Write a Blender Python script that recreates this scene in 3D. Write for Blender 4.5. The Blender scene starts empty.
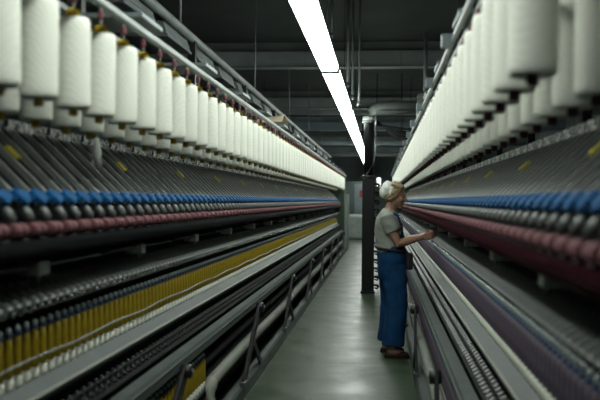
import bpy, bmesh, math, random
from mathutils import Vector, Matrix, noise
random.seed(7)
SC = bpy.context.scene
COL = SC.collection
PI = math.pi
EYE = 1.42

# ------------------------------------------------------------------ materials
MATS = {}
def mat(name, col, rough=0.5, metal=0.0, var=0.0, scale=8.0, bump=0.0, bscale=60.0, emit=None, spec=0.5, col2=None):
    m = bpy.data.materials.new(name); m.use_nodes = True
    nt = m.node_tree; N = nt.nodes; L = nt.links
    b = N['Principled BSDF']
    b.inputs['Base Color'].default_value = (*col, 1)
    b.inputs['Roughness'].default_value = rough
    b.inputs['Metallic'].default_value = metal
    b.inputs['Specular IOR Level'].default_value = spec
    tc = N.new('ShaderNodeTexCoord')
    if var or col2:
        nz = N.new('ShaderNodeTexNoise'); nz.inputs['Scale'].default_value = scale; nz.inputs['Detail'].default_value = 6
        rp = N.new('ShaderNodeValToRGB')
        c2 = col2 or tuple(c * (1 - var) for c in col)
        rp.color_ramp.elements[0].position = 0.35; rp.color_ramp.elements[0].color = (*c2, 1)
        rp.color_ramp.elements[1].position = 0.65; rp.color_ramp.elements[1].color = (*col, 1)
        L.new(tc.outputs['Object'], nz.inputs['Vector']); L.new(nz.outputs['Fac'], rp.inputs['Fac'])
        L.new(rp.outputs['Color'], b.inputs['Base Color'])
    if bump:
        n2 = N.new('ShaderNodeTexNoise'); n2.inputs['Scale'].default_value = bscale; n2.inputs['Detail'].default_value = 4
        bp = N.new('ShaderNodeBump'); bp.inputs['Strength'].default_value = bump; bp.inputs['Distance'].default_value = 0.01
        L.new(tc.outputs['Object'], n2.inputs['Vector']); L.new(n2.outputs['Fac'], bp.inputs['Height'])
        L.new(bp.outputs['Normal'], b.inputs['Normal'])
    if emit:
        b.inputs['Emission Color'].default_value = (*emit[0], 1)
        b.inputs['Emission Strength'].default_value = emit[1]
    MATS[name] = m
    return m

mat('steel_grey', (0.1044, 0.1238, 0.1174), 0.5, 0.25, 0.25, 5)
mat('nose_grey', (0.1200, 0.1290, 0.1230), 0.45, 0.3, 0.3, 40)
mat('peg_grey', (0.0918, 0.0979, 0.0949), 0.45, 0.3, 0.3, 40)
mat('beam_face_lit', (0.2730, 0.3098, 0.2992), 0.75, 0, 0.3, 1.5)  # beam_grey made paler: light on the front face put into the colour
mat('steel_light', (0.2125, 0.2465, 0.2338), 0.45, 0.3, 0.2, 6)
mat('steel_dark', (0.0270, 0.0300, 0.0300), 0.4, 0.4, 0.3, 9)
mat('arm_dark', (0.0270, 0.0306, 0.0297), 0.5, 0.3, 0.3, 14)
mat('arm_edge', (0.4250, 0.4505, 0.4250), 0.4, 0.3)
mat('chrome', (0.55, 0.58, 0.56), 0.25, 0.9)
mat('dull_silver', (0.2400, 0.2640, 0.2560), 0.35, 0.6, 0.3, 40)
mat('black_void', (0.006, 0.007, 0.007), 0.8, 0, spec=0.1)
mat('black_paint', (0.008, 0.009, 0.009), 0.45, 0, spec=0.25)
mat('blue_plastic', (0.0038, 0.0779, 0.2185), 0.7, 0, 0.2, 30, spec=0.08)
mat('pink_rubber', (0.1760, 0.0660, 0.0748), 0.7, 0, 0.35, 30, spec=0.2)
mat('maroon_felt', (0.028, 0.006, 0.009), 0.95, 0, 0.3, 30, spec=0.05)
mat('sticker_yellow', (0.55, 0.47, 0.03), 0.5)
mat('cap_yellow', (0.7920, 0.5500, 0.0330), 0.45)
mat('core_brown', (0.06, 0.016, 0.012), 0.6)
mat('tube_yellow', (0.3506, 0.2496, 0.0128), 0.5, 0, 0.25, 25, spec=0.3)
mat('tube_purple', (0.0680, 0.0440, 0.0800), 0.6, 0, 0.3, 90, col2=(0.14, 0.12, 0.14))
mat('tube_tip', (0.62, 0.72, 0.72), 0.35, 0.1)
mat('rail_green', (0.0612, 0.0756, 0.0698), 0.6, 0.1, 0.2, 6)
mat('lip_pale', (0.3600, 0.3760, 0.3280), 0.5)
mat('lappet_grey', (0.3699, 0.3917, 0.3808), 0.42, 0.3, 0.3, 30)
mat('tip_blue', (0.05, 0.09, 0.17), 0.4)
mat('tube_base', (0.6588, 0.6800, 0.5737), 0.6)
mat('hose_pale', (0.3060, 0.3230, 0.2635), 0.6, 0, 0.2, 20); mat('hose_groove', (0.10, 0.11, 0.10), 0.7)
mat('green_paint', (0.03, 0.062, 0.034), 0.5, 0, 0.2, 6)
mat('panel_pale', (0.2640, 0.3040, 0.2800), 0.5, 0, 0.15, 6)
mat('bracket_pale', (0.62, 0.66, 0.62), 0.5, 0, 0.2, 20)
mat('hanger_pink', (0.13, 0.045, 0.052), 0.7, spec=0.2)
mat('core_yellow', (0.40, 0.27, 0.03), 0.6)
mat('red_paint', (0.30, 0.05, 0.05), 0.5)
mat('ceiling_dark', (0.0420, 0.0495, 0.0458), 0.9, 0, 0.2, 1.5, spec=0.1)
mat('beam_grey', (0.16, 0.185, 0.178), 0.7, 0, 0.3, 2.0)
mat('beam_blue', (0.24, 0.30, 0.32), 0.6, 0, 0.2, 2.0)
mat('wall_dark', (0.15, 0.185, 0.18), 0.8, 0, 0.3, 1.2)
mat('track_grey', (0.1950, 0.2175, 0.2100), 0.5, 0.1, 0.2, 5)
mat('plate_bluegrey', (0.16, 0.20, 0.205), 0.5, 0.1, 0.2, 6)
mat('bale_film', (0.42, 0.48, 0.44), 0.3, 0, 0.25, 5, bump=0.5, bscale=9)
mat('lamp_glow', (0.9, 0.95, 0.9), 0.5, emit=((0.93, 1.0, 0.94), 20.0))
mat('far_glow', (0.9, 0.95, 0.9), 0.5, emit=((0.93, 1.0, 0.98), 3.0))
mat('duct_grey', (0.2730, 0.2990, 0.2860), 0.5, 0, 0.2, 5)
mat('lamp_white', (0.6, 0.62, 0.6), 0.5)
mat('skin', (0.3520, 0.1936, 0.1320), 0.5, 0, 0.08, 20)
mat('lips', (0.40, 0.13, 0.11), 0.45)
mat('eye_white', (0.6, 0.6, 0.58), 0.3)
mat('hair_blond', (0.34, 0.245, 0.125), 0.55, 0, 0.45, 60, bump=0.8, bscale=90)
mat('cap_white', (0.66, 0.69, 0.63), 0.8, 0, 0.06, 20, bump=0.25, bscale=70)
mat('shirt_grey', (0.2762, 0.2984, 0.2596), 0.9, 0, 0.12, 10, bump=0.2, bscale=40)
mat('denim', (0.0074, 0.0531, 0.1435), 0.9, 0, 0.25, 12, bump=0.25, bscale=45, spec=0.2)
mat('pouch_black', (0.012, 0.013, 0.016), 0.7)
mat('shoe_brown', (0.022, 0.009, 0.007), 0.5, spec=0.3)
mat('sole_dark', (0.015, 0.012, 0.01), 0.7)
mat('thread_white', (0.75, 0.75, 0.66), 0.8)
mat('cardboard', (0.45, 0.38, 0.26), 0.8)
mat('roving_tuft', (0.72, 0.74, 0.66), 0.95, 0, 0.1, 40, bump=0.6, bscale=90)

def yarn_mat():
    m = bpy.data.materials.new('yarn_white'); m.use_nodes = True
    nt = m.node_tree; N = nt.nodes; L = nt.links; b = N['Principled BSDF']
    b.inputs['Roughness'].default_value = 0.95; b.inputs['Specular IOR Level'].default_value = 0.15
    tc = N.new('ShaderNodeTexCoord')
    w = N.new('ShaderNodeTexWave'); w.wave_type = 'BANDS'; w.bands_direction = 'DIAGONAL'
    w.inputs['Scale'].default_value = 24; w.inputs['Distortion'].default_value = 6.0; w.inputs['Detail'].default_value = 3
    nz = N.new('ShaderNodeTexNoise'); nz.inputs['Scale'].default_value = 55
    L.new(tc.outputs['Object'], w.inputs['Vector']); L.new(tc.outputs['Object'], nz.inputs['Vector'])
    mx = N.new('ShaderNodeMixRGB'); mx.inputs['Color1'].default_value = (0.75, 0.77, 0.68, 1); mx.inputs['Color2'].default_value = (0.80, 0.81, 0.72, 1)
    L.new(w.outputs['Fac'], mx.inputs['Fac']); L.new(mx.outputs['Color'], b.inputs['Base Color'])
    ad = N.new('ShaderNodeMath'); ad.operation = 'ADD'
    L.new(w.outputs['Fac'], ad.inputs[0]); L.new(nz.outputs['Fac'], ad.inputs[1])
    bp = N.new('ShaderNodeBump'); bp.inputs['Strength'].default_value = 0.18; bp.inputs['Distance'].default_value = 0.004
    L.new(ad.outputs[0], bp.inputs['Height']); L.new(bp.outputs['Normal'], b.inputs['Normal'])
    MATS['yarn_white'] = m
yarn_mat()

def fibre_mat():
    m = bpy.data.materials.new('fibre_panel'); m.use_nodes = True
    nt = m.node_tree; N = nt.nodes; L = nt.links; b = N['Principled BSDF']
    b.inputs['Roughness'].default_value = 0.9
    tc = N.new('ShaderNodeTexCoord'); mp = N.new('ShaderNodeMapping'); mp.inputs['Scale'].default_value = (1, 2.2, 0.8)
    nz = N.new('ShaderNodeTexNoise'); nz.inputs['Scale'].default_value = 17; nz.inputs['Detail'].default_value = 5; nz.inputs['Distortion'].default_value = 2.5
    rp = N.new('ShaderNodeValToRGB')
    rp.color_ramp.elements[0].position = 0.42; rp.color_ramp.elements[0].color = (0.035, 0.04, 0.038, 1)
    rp.color_ramp.elements[1].position = 0.6; rp.color_ramp.elements[1].color = (0.92, 0.95, 0.90, 1)
    L.new(tc.outputs['Object'], mp.inputs['Vector']); L.new(mp.outputs['Vector'], nz.inputs['Vector'])
    L.new(nz.outputs['Fac'], rp.inputs['Fac']); L.new(rp.outputs['Color'], b.inputs['Base Color'])
    MATS['fibre_panel'] = m
fibre_mat()

def floor_mat():
    m = bpy.data.materials.new('floor_paint'); m.use_nodes = True
    nt = m.node_tree; N = nt.nodes; L = nt.links; b = N['Principled BSDF']
    tc = N.new('ShaderNodeTexCoord')
    n1 = N.new('ShaderNodeTexNoise'); n1.inputs['Scale'].default_value = 2.4; n1.inputs['Detail'].default_value = 8; n1.inputs['Roughness'].default_value = 0.65
    mp = N.new('ShaderNodeMapping'); mp.inputs['Scale'].default_value = (1.6, 0.5, 1)
    n2 = N.new('ShaderNodeTexNoise'); n2.inputs['Scale'].default_value = 5; n2.inputs['Detail'].default_value = 8
    n3 = N.new('ShaderNodeTexNoise'); n3.inputs['Scale'].default_value = 3.1; n3.inputs['Detail'].default_value = 5
    L.new(tc.outputs['Object'], n1.inputs['Vector']); L.new(tc.outputs['Object'], mp.inputs['Vector'])
    L.new(mp.outputs['Vector'], n2.inputs['Vector']); L.new(tc.outputs['Object'], n3.inputs['Vector'])
    r1 = N.new('ShaderNodeValToRGB')
    r1.color_ramp.elements[0].position = 0.35; r1.color_ramp.elements[0].color = (0.016, 0.032, 0.012, 1)
    r1.color_ramp.elements[1].position = 0.68; r1.color_ramp.elements[1].color = (0.048, 0.070, 0.037, 1)
    L.new(n1.outputs['Fac'], r1.inputs['Fac'])
    r2 = N.new('ShaderNodeValToRGB')
    r2.color_ramp.elements[0].position = 0.66; r2.color_ramp.elements[0].color = (0, 0, 0, 1)
    r2.color_ramp.elements[1].position = 0.75; r2.color_ramp.elements[1].color = (0.55, 0.55, 0.55, 1)
    L.new(n2.outputs['Fac'], r2.inputs['Fac'])
    mx = N.new('ShaderNodeMixRGB'); mx.inputs['Color2'].default_value = (0.15, 0.17, 0.135, 1)
    L.new(r2.outputs['Color'], mx.inputs['Fac']); L.new(r1.outputs['Color'], mx.inputs['Color1'])
    # cross joints between the poured bays
    sx = N.new('ShaderNodeSeparateXYZ'); L.new(tc.outputs['Object'], sx.inputs['Vector'])
    md = N.new('ShaderNodeMath'); md.operation = 'PINGPONG'; md.inputs[1].default_value = 0.9
    L.new(sx.outputs['Y'], md.inputs[0])
    lt = N.new('ShaderNodeMath'); lt.operation = 'LESS_THAN'; lt.inputs[1].default_value = 0.012
    L.new(md.outputs[0], lt.inputs[0])
    m2 = N.new('ShaderNodeMixRGB'); m2.inputs['Color2'].default_value = (0.09, 0.105, 0.08, 1)
    ml = N.new('ShaderNodeMath'); ml.operation = 'MULTIPLY'; ml.inputs[1].default_value = 0.9
    L.new(lt.outputs[0], ml.inputs[0]); L.new(ml.outputs[0], m2.inputs['Fac']); L.new(mx.outputs['Color'], m2.inputs['Color1'])
    L.new(m2.outputs['Color'], b.inputs['Base Color'])
    b.inputs['Specular IOR Level'].default_value = 0.35
    mr = N.new('ShaderNodeMapRange'); mr.inputs['From Min'].default_value = 0.3; mr.inputs['From Max'].default_value = 0.7
    mr.inputs['To Min'].default_value = 0.31; mr.inputs['To Max'].default_value = 0.46
    L.new(n3.outputs['Fac'], mr.inputs['Value']); L.new(mr.outputs['Result'], b.inputs['Roughness'])
    bp = N.new('ShaderNodeBump'); bp.inputs['Strength'].default_value = 0.12; bp.inputs['Distance'].default_value = 0.02
    L.new(n2.outputs['Fac'], bp.inputs['Height']); L.new(bp.outputs['Normal'], b.inputs['Normal'])
    MATS['floor_paint'] = m
floor_mat()

# ------------------------------------------------------------------ mesh helpers
class MB:
    def __init__(self): self.v = []; self.f = []; self.m = []; self.s = []; self.mats = []
    def _mi(self, m):
        if m not in self.mats: self.mats.append(m)
        return self.mats.index(m)
    def add(self, vs, fs, m, smooth=False):
        o = len(self.v); mi = self._mi(m)
        self.v += [tuple(p) for p in vs]
        for f in fs:
            self.f.append([i + o for i in f]); self.m.append(mi); self.s.append(smooth)
    def box(self, x0, x1, y0, y1, z0, z1, m, bev=0.0, mtx=None):
        bm = bmesh.new(); bmesh.ops.create_cube(bm, size=1)
        for v in bm.verts:
            v.co = Vector(((x0+x1)/2 + v.co.x*(x1-x0), (y0+y1)/2 + v.co.y*(y1-y0), (z0+z1)/2 + v.co.z*(z1-z0)))
        if bev: bmesh.ops.bevel(bm, geom=bm.edges[:], offset=bev, segments=2, affect='EDGES', profile=0.5)
        self._bm(bm, m, mtx)
    def _bm(self, bm, m, mtx=None, smooth=False):
        if mtx: bmesh.ops.transform(bm, matrix=mtx, verts=bm.verts)
        bm.normal_update(); bm.verts.index_update()
        self.add([v.co[:] for v in bm.verts], [[v.index for v in f.verts] for f in bm.faces], m, smooth); bm.free()
    def bar(self, a, b, w, h, m, bev=0.0):
        # rectangular bar from a to b
        a = Vector(a); b = Vector(b); d = b - a; q = d.to_track_quat('Y', 'Z')
        self.box(-w/2, w/2, 0, d.length, -h/2, h/2, m, bev, Matrix.Translation(a) @ q.to_matrix().to_4x4())
    def tube(self, pts, r, m, n=8, cap=True):
        pts = [Vector(p) for p in pts]; rs = r if isinstance(r, (list, tuple)) else [r]*len(pts)
        vs = []; fs = []
        for i, p in enumerate(pts):
            t = (pts[min(i+1, len(pts)-1)] - pts[max(i-1, 0)]).normalized()
            ref = Vector((0, 0, 1)) if abs(t.z) < 0.9 else Vector((1, 0, 0))
            a = t.cross(ref).normalized(); b = t.cross(a)
            for k in range(n):
                an = 2*PI*k/n; vs.append(p + (a*math.cos(an) + b*math.sin(an))*rs[i])
        for i in range(len(pts)-1):
            for k in range(n):
                fs.append([i*n+k, i*n+(k+1) % n, (i+1)*n+(k+1) % n, (i+1)*n+k])
        if cap: fs.append(list(range(n))[::-1]); fs.append([(len(pts)-1)*n+k for k in range(n)])
        self.add(vs, fs, m, True)
    def lathe(self, prof, m, n=16, cx=0, cy=0, cz=0, wob=0.0):
        vs = []; fs = []
        for r, z in prof:
            for k in range(n):
                an = 2*PI*k/n; vs.append((cx + r*math.cos(an), cy + r*math.sin(an), cz + z))
        for i in range(len(prof)-1):
            for k in range(n):
                fs.append([i*n+k, i*n+(k+1) % n, (i+1)*n+(k+1) % n, (i+1)*n+k])
        fs.append(list(range(n))[::-1]); fs.append([(len(prof)-1)*n+k for k in range(n)])
        self.add(vs, fs, m, True)
    def prism(self, poly, y0, y1, m, mids=None):
        # polygon in x,z extruded along y
        n = len(poly); vs = [(x, y0, z) for x, z in poly] + [(x, y1, z) for x, z in poly]
        fs = [[i, (i+1) % n, n+(i+1) % n, n+i] for i in range(n)] + [list(range(n))[::-1], [n+i for i in range(n)]]
        self.add(vs, fs, m)
    def mesh(self, name):
        me = bpy.data.meshes.new(name); me.from_pydata(self.v, [], self.f)
        for m in self.mats: me.materials.append(MATS[m])
        me.polygons.foreach_set('material_index', self.m); me.polygons.foreach_set('use_smooth', self.s)
        bm = bmesh.new(); bm.from_mesh(me); bmesh.ops.recalc_face_normals(bm, faces=bm.faces); bm.to_mesh(me); bm.free()
        me.update(); return me
    def build(self, name, parent=None, loc=(0, 0, 0)):
        return link(name, self.mesh(name), parent, loc)

def link(name, me, parent=None, loc=(0, 0, 0)):
    o = bpy.data.objects.new(name, me); COL.objects.link(o); o.location = loc
    if parent: o.parent = parent
    return o
def tag(o, label, cat, group=None):
    o['label'] = label; o['category'] = cat
    if group: o['group'] = group
    return o
def thing(name, label, cat, loc=(0, 0, 0), group=None):
    o = link(name, None, None, loc); o.empty_display_size = 0.1
    return tag(o, label, cat, group)
def struct(name, mb, loc=(0, 0, 0)):
    o = mb.build(name, None, loc); o['kind'] = 'structure'; return o
def clone(o, loc=None, parent=None):
    c = o.copy(); COL.objects.link(c)
    if parent is not None: c.parent = parent
    if loc is not None: c.location = loc
    for ch in o.children: clone(ch, None, c)
    return c
def stuff(o): o['kind'] = 'stuff'; return o

YEND = 23.2          # far end of both machines
XL, XR = -0.956, 0.273
def px(side, u): return XL - u if side < 0 else XR + u

# ------------------------------------------------------------------ setting
CEIL = 4.0
RY0, RY1, RX0, RX1 = -3.0, 42.0, -6.5, 5.5
b = MB(); b.box(RX0, RX1, RY0, RY1, -0.2, 0, 'floor_paint'); struct('floor', b)
b = MB(); b.box(RX0, RX1, RY0, RY1, CEIL, CEIL+0.2, 'ceiling_dark')
struct('ceiling', b)
b = MB(); b.box(RX0-0.2, RX0, RY0, RY1, 0, CEIL, 'wall_dark'); struct('wall_left', b)
b = MB(); b.box(RX1, RX1+0.2, RY0, RY1, 0, CEIL, 'wall_dark'); struct('wall_right', b)
b = MB(); b.box(RX0, RX1, RY1, RY1+0.2, 0, CEIL, 'wall_dark')
for k in range(24): b.box(RX0+0.5*k, RX0+0.5*k+0.04, RY1-0.03, RY1+0.01, 0, CEIL, 'beam_grey')
struct('wall_back', b)
b = MB(); b.box(RX0, RX1, RY0-0.2, RY0, 0, CEIL, 'wall_dark'); struct('wall_front', b)
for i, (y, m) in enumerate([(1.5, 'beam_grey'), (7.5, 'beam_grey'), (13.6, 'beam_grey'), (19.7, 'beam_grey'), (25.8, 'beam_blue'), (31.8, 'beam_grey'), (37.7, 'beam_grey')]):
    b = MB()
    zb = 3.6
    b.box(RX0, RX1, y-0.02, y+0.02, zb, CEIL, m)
    b.box(RX0, RX1, y-0.10, y-0.02, zb, zb+0.24, 'beam_face_lit' if m == 'beam_grey' else m)  # front of the beam coloured as if lit
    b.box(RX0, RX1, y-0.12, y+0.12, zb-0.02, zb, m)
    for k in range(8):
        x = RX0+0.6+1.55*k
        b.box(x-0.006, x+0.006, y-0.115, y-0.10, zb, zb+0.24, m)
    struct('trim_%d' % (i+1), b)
# lower service channels that cross the hall between the main beams
for i, (y, z, m) in enumerate([(17.6, 3.28, 'beam_grey'), (23.4, 3.02, 'beam_blue'), (28.8, 3.0, 'beam_grey')]):
    b = MB(); b.box(RX0, RX1, y-0.05, y+0.05, z-0.05, z+0.05, m, 0.01)
    for k in range(8):
        x = RX0+0.9+1.55*k; b.tube([(x, y, z+0.05), (x, y, CEIL)], 0.007, 'ceiling_dark', 6)
    struct('trim_%d' % (i+8), b)

# ------------------------------------------------------------------ machines
def arm_meshes(s):
    """one drafting arm, origin at the pink front roller; s = direction of increasing u in x"""
    out = {}
    p0 = Vector((s*0.05, 0, 0.075)); p1 = Vector((s*0.34, 0, 0.35))
    b = MB()
    b.bar(p0, p1, 0.05, 0.022, 'arm_dark', 0.004)
    d = (p1-p0).normalized(); nrm = Vector((-d.z*s, 0, d.x*s)); nrm = nrm if nrm.z > 0 else -nrm
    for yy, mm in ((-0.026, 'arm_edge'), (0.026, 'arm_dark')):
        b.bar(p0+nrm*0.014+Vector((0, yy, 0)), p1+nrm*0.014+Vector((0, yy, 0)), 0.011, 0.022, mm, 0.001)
    b.bar(p0+d*0.25+nrm*0.016, p0+d*0.34+nrm*0.016, 0.03, 0.014, 'steel_dark', 0.003)
    out['arm'] = b.mesh('drafting_arm')
    # blue saddle: a faceted hood
    c = p0 + d*0.022 + nrm*0.020
    b = MB()
    pts = []
    for t, w, hh in ((-0.034, 0.010, 0.006), (-0.012, 0.050, 0.014), (0.012, 0.054, 0.016), (0.036, 0.016, 0.006)):
        q = c + d*t
        pts.append([q+Vector((0, -w, 0))-nrm*0.006, q+Vector((0, -w*0.8, 0))+nrm*hh, q+Vector((0, w*0.8, 0))+nrm*hh, q+Vector((0, w, 0))-nrm*0.006])
    vs = [p for r in pts for p in r]; fs = []
    for i in range(3):
        for k in range(4): fs.append([i*4+k, i*4+(k+1) % 4, (i+1)*4+(k+1) % 4, (i+1)*4+k])
    fs += [[0, 1, 2, 3], [12, 13, 14, 15]]
    b.add(vs, fs, 'blue_plastic'); out['saddle'] = b.mesh('saddle_cover')
    # silver spoon shaped nose
    b = MB()
    b.tube([p0 + d*0.0 + nrm*0.004, Vector((s*0.034, 0, 0.058)), Vector((s*0.018, 0, 0.036)), Vector((s*0.012, 0, 0.020))], [0.010, 0.016, 0.016, 0.006], 'nose_grey', 8)
    out['nose'] = b.mesh('arm_nose')
    # twin rubber rollers on a steel axle
    b = MB()
    for a, e in ((-0.044, -0.002), (0.002, 0.044)):
        b.tube([(0, a, 0), (0, a+0.003, 0), (0, e-0.003, 0), (0, e, 0)], [0.019, 0.023, 0.023, 0.019], 'pink_rubber', 12)
    b.tube([(0, -0.063, 0), (0, 0.063, 0)], 0.007, 'steel_dark', 8)
    out['roller'] = b.mesh('top_roller')
    b = MB(); q = p0 + d*0.245 + nrm*0.03
    b.bar(q-d*0.03, q+d*0.03, 0.042, 0.012, 'sticker_yellow', 0.002)
    out['tag'] = b.mesh('yellow_tag')
    return out

def join_mesh(name, meshes_locs):
    """merge translated copies of meshes into one mesh"""
    b = MB()
    for me, loc in meshes_locs:
        o = len(b.v); lv = Vector(loc)
        b.v += [tuple(v.co + lv) for v in me.vertices]
        mi = [b._mi(m.name.split('.')[0]) for m in me.materials]
        for p in me.polygons:
            b.f.append([i+o for i in p.vertices]); b.m.append(mi[p.material_index]); b.s.append(p.use_smooth)
    return b.mesh(name)

GA = 0.07            # spindle gauge
def machine(side):
    s = -1 if side < 0 else 1
    P = lambda u: px(side, u)
    word = 'left' if side < 0 else 'right'
    Y0 = 0.7
    x0 = P(0.3)
    root = thing('spinning_machine', 'long spinning machine %s of the aisle, %s' % (word,
        'with yellow tubes on its spindles' if side < 0 else 'with purple tubes, worked by the woman'), 'spinning machine', (x0, 12.0, 0))
    def W(b, name, kind=None):           # build from world coordinates under the root
        b.v = [(x-x0, y-12.0, z) for x, y, z in b.v]
        o = b.build(name, root)
        if kind: o['kind'] = kind
        return o
    def at(me, name, x, y, z, par=root):
        return link(name, me, par, (x-x0, y-12.0, z))
    def X(a, bb): return (min(P(a), P(bb)), max(P(a), P(bb)))
    # --- body
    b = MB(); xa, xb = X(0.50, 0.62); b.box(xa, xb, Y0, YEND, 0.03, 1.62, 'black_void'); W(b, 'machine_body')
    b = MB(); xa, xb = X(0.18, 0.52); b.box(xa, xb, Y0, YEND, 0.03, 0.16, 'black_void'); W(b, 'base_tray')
    b = MB(); b.prism([(P(0), 0.0), (P(0), 0.09), (P(0.012), 0.107), (P(0.08), 0.107), (P(0.08), 0.0)], Y0, YEND+0.3, 'steel_grey')
    b.box(min(P(-0.002), P(0.003)), max(P(-0.002), P(0.003)), Y0, YEND+0.3, 0.0, 0.03, 'steel_dark'); W(b, 'toe_beam')
    # doffer beam with a stepped face
    b = MB()
    b.prism([(P(0.07), 0.535), (P(0.07), 0.585), (P(0.078), 0.602), (P(0.136), 0.602), (P(0.136), 0.535)], Y0, YEND-0.2, 'steel_grey')
    b.box(*X(0.066, 0.072), Y0, YEND-0.2, 0.575, 0.584, 'steel_light')
    b.box(*X(0.085, 0.136), Y0, YEND-0.2, 0.525, 0.535, 'steel_dark')
    W(b, 'doffer_beam')
    # spindle rail: sloping shelf with light lip
    b = MB(); b.prism([(P(0.20), 0.718), (P(0.20), 0.745), (P(0.25), 0.78), (P(0.34), 0.78), (P(0.34), 0.705)], Y0, YEND, 'rail_green')
    b.tube([(P(0.198), Y0, 0.742), (P(0.198), YEND, 0.742)], 0.007, 'lip_pale', 6)
    W(b, 'spindle_rail')
    # guide wire in front of the tubes, slightly wavy
    if side < 0:
        b = MB(); b.tube([(P(0.245), Y0+i*0.25, 0.856+0.005*math.sin(i*1.7)) for i in range(int((YEND-Y0)/0.25)+1)], 0.0045, 'dull_silver', 6)
        W(b, 'guide_wire')
    # ring rail behind tubes
    b = MB(); b.box(*X(0.30, 0.33), Y0, YEND, 0.84, 0.865, 'steel_dark'); W(b, 'ring_rail')
    # lappet bar
    b = MB(); b.box(*X(0.262, 0.30), Y0, YEND, 1.08, 1.105, 'black_void', 0.004); W(b, 'lappet_bar')
    # suction duct, long dark rails under the rollers
    b = MB()
    b.tube([(P(0.37), Y0, 1.245), (P(0.37), YEND, 1.245)], 0.035, 'steel_dark', 12)
    b.tube([(P(0.30), Y0, 1.17), (P(0.30), YEND, 1.17)], 0.008, 'steel_grey', 6); W(b, 'suction_duct')
    # bottom roller and maroon clearer
    b = MB(); b.tube([(P(0.17), Y0, 1.278), (P(0.17), YEND, 1.278)], 0.014, 'black_paint', 10)
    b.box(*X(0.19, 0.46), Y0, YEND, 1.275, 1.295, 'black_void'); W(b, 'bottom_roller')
    b = MB(); b.tube([(P(0.168), Y0, 1.257), (P(0.168), YEND, 1.257)], 0.032, 'maroon_felt' if side > 0 else 'black_void', 10); W(b, 'clearer_roller')
    # roller stand plate under the arms
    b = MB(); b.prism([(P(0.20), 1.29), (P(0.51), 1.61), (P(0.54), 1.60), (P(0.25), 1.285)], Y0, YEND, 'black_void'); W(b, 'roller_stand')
    b = MB(); b.tube([(P(0.49), Y0, 1.668), (P(0.49), YEND, 1.668)], 0.012, 'plate_bluegrey', 8); W(b, 'arm_bar')
    # creel rails
    b = MB(); b.box(*(X(0.010, 0.042) if side < 0 else X(0.016, 0.034)), Y0, YEND+0.2, 2.092, 2.116, 'steel_light', 0.004); W(b, 'creel_rail')
    b = MB()
    for u in (0.10, 0.28): b.box(*X(u-0.015, u+0.015), Y0, YEND, 2.145, 2.17, 'steel_grey', 0.003)
    W(b, 'hanger_rail')
    b = MB(); b.box(*X(0.53, 0.57), Y0, YEND, 2.05, 2.14, 'steel_grey'); W(b, 'creel_beam')
    k = 0; y = 1.0
    pl = MB(); a, c = sorted((P(0.03)-P(0.3), P(0.58)-P(0.3))); pl.box(a, c, -0.16, 0.16, 0, 0.02, 'plate_bluegrey', 0.003); plm = pl.mesh('cross_plate')
    po = MB(); po.box(-0.02, 0.02, -0.03, 0.03, 0, 0.56, 'steel_dark'); pom = po.mesh('creel_post')
    while y < YEND:
        at(plm, 'cross_plate', P(0.3), y, 2.17)
        at(pom, 'creel_post', P(0.56), y, 1.615)
        y += 1.26
    # --- roving guide panels under the bobbins
    a, c = sorted((P(0.505)-P(0.5), P(0.515)-P(0.5)))
    b = MB(); nn = 14
    grid = [[(P(0.5)-P(0.5) + s*0.006*math.sin(i*2.1+j), -0.185+0.355*i/nn+0.035*j, 0.075*j) for j in (0, 1)] for i in range(nn+1)]
    vs = [p for g in grid for p in g]; vs2 = [(x+s*0.012, y, z) for x, y, z in vs]; n2 = len(vs)
    fs = [[2*i, 2*i+2, 2*i+3, 2*i+1] for i in range(nn)] + [[n2+2*i, n2+2*i+1, n2+2*i+3, n2+2*i+2] for i in range(nn)]
    fs += [[2*i+1, 2*i+3, n2+2*i+3, n2+2*i+1] for i in range(nn)] + [[2*i, n2+2*i, n2+2*i+2, 2*i+2] for i in range(nn)] + [[0, 1, n2+1, n2], [2*nn, n2+2*nn, n2+2*nn+1, 2*nn+1]]
    b.add(vs+vs2, fs, 'fibre_panel'); gm = b.mesh('roving_guide')
    y = 1.2
    while y < YEND-0.2:
        at(gm, 'roving_guide', P(0.5), y, 1.652); y += 0.42
    # --- drafting arms
    A = arm_meshes(s)
    first = 2.727-0.115 if side < 0 else 2.0
    first -= 0.14*6
    ys = []; y = first
    while y < YEND-0.1: ys.append(y); y += 0.14
    off = 5 if side < 0 else 1
    rest = []
    for i, y in enumerate(ys):
        loc = (P(0.16), y, 1.317)
        sticker = (i % 9) == ((8 if side < 0 else 1) % 9)
        if i < 100:
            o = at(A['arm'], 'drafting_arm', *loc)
            link('saddle_cover', A['saddle'], o)['label'] = 'blue plastic saddle cover'
            link('arm_nose', A['nose'], o)
            link('top_roller', A['roller'], o)['label'] = 'pink rubber roller pair'
            if sticker: link('yellow_tag', A['tag'], o)['label'] = 'small yellow tag'
        else:
            for kk in ('arm', 'saddle', 'nose', 'roller') + (('tag',) if sticker else ()):
                rest.append((A[kk], (loc[0]-x0, y-12.0, loc[2])))
    if rest:
        r = link('drafting_arm', join_mesh('drafting_arm_rest', rest), root); stuff(r)
    # --- brackets below the rollers
    b = MB()
    b.box(-0.04, 0.04, -0.05, 0.05, -0.052, 0.0, 'bracket_pale', 0.006)
    b.box(-0.02, 0.02, -0.02, 0.02, -0.11, -0.05, 'steel_grey', 0.004)
    b.box(min(0, s*0.08), max(0, s*0.08), -0.015, 0.015, -0.03, -0.01, 'steel_dark')
    b.box(-0.02, 0.02, -0.55, -0.032, -0.02, -0.008, 'steel_dark')
    bm_ = b.mesh('suction_bracket')
    y = (2.92 if side < 0 else 2.82) - 1.26
    while y < YEND-0.3: at(bm_, 'suction_bracket', P(0.295), y, 1.19); y += 1.26
    # --- lappets (one a spindle) and pegs
    b = MB()
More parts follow.
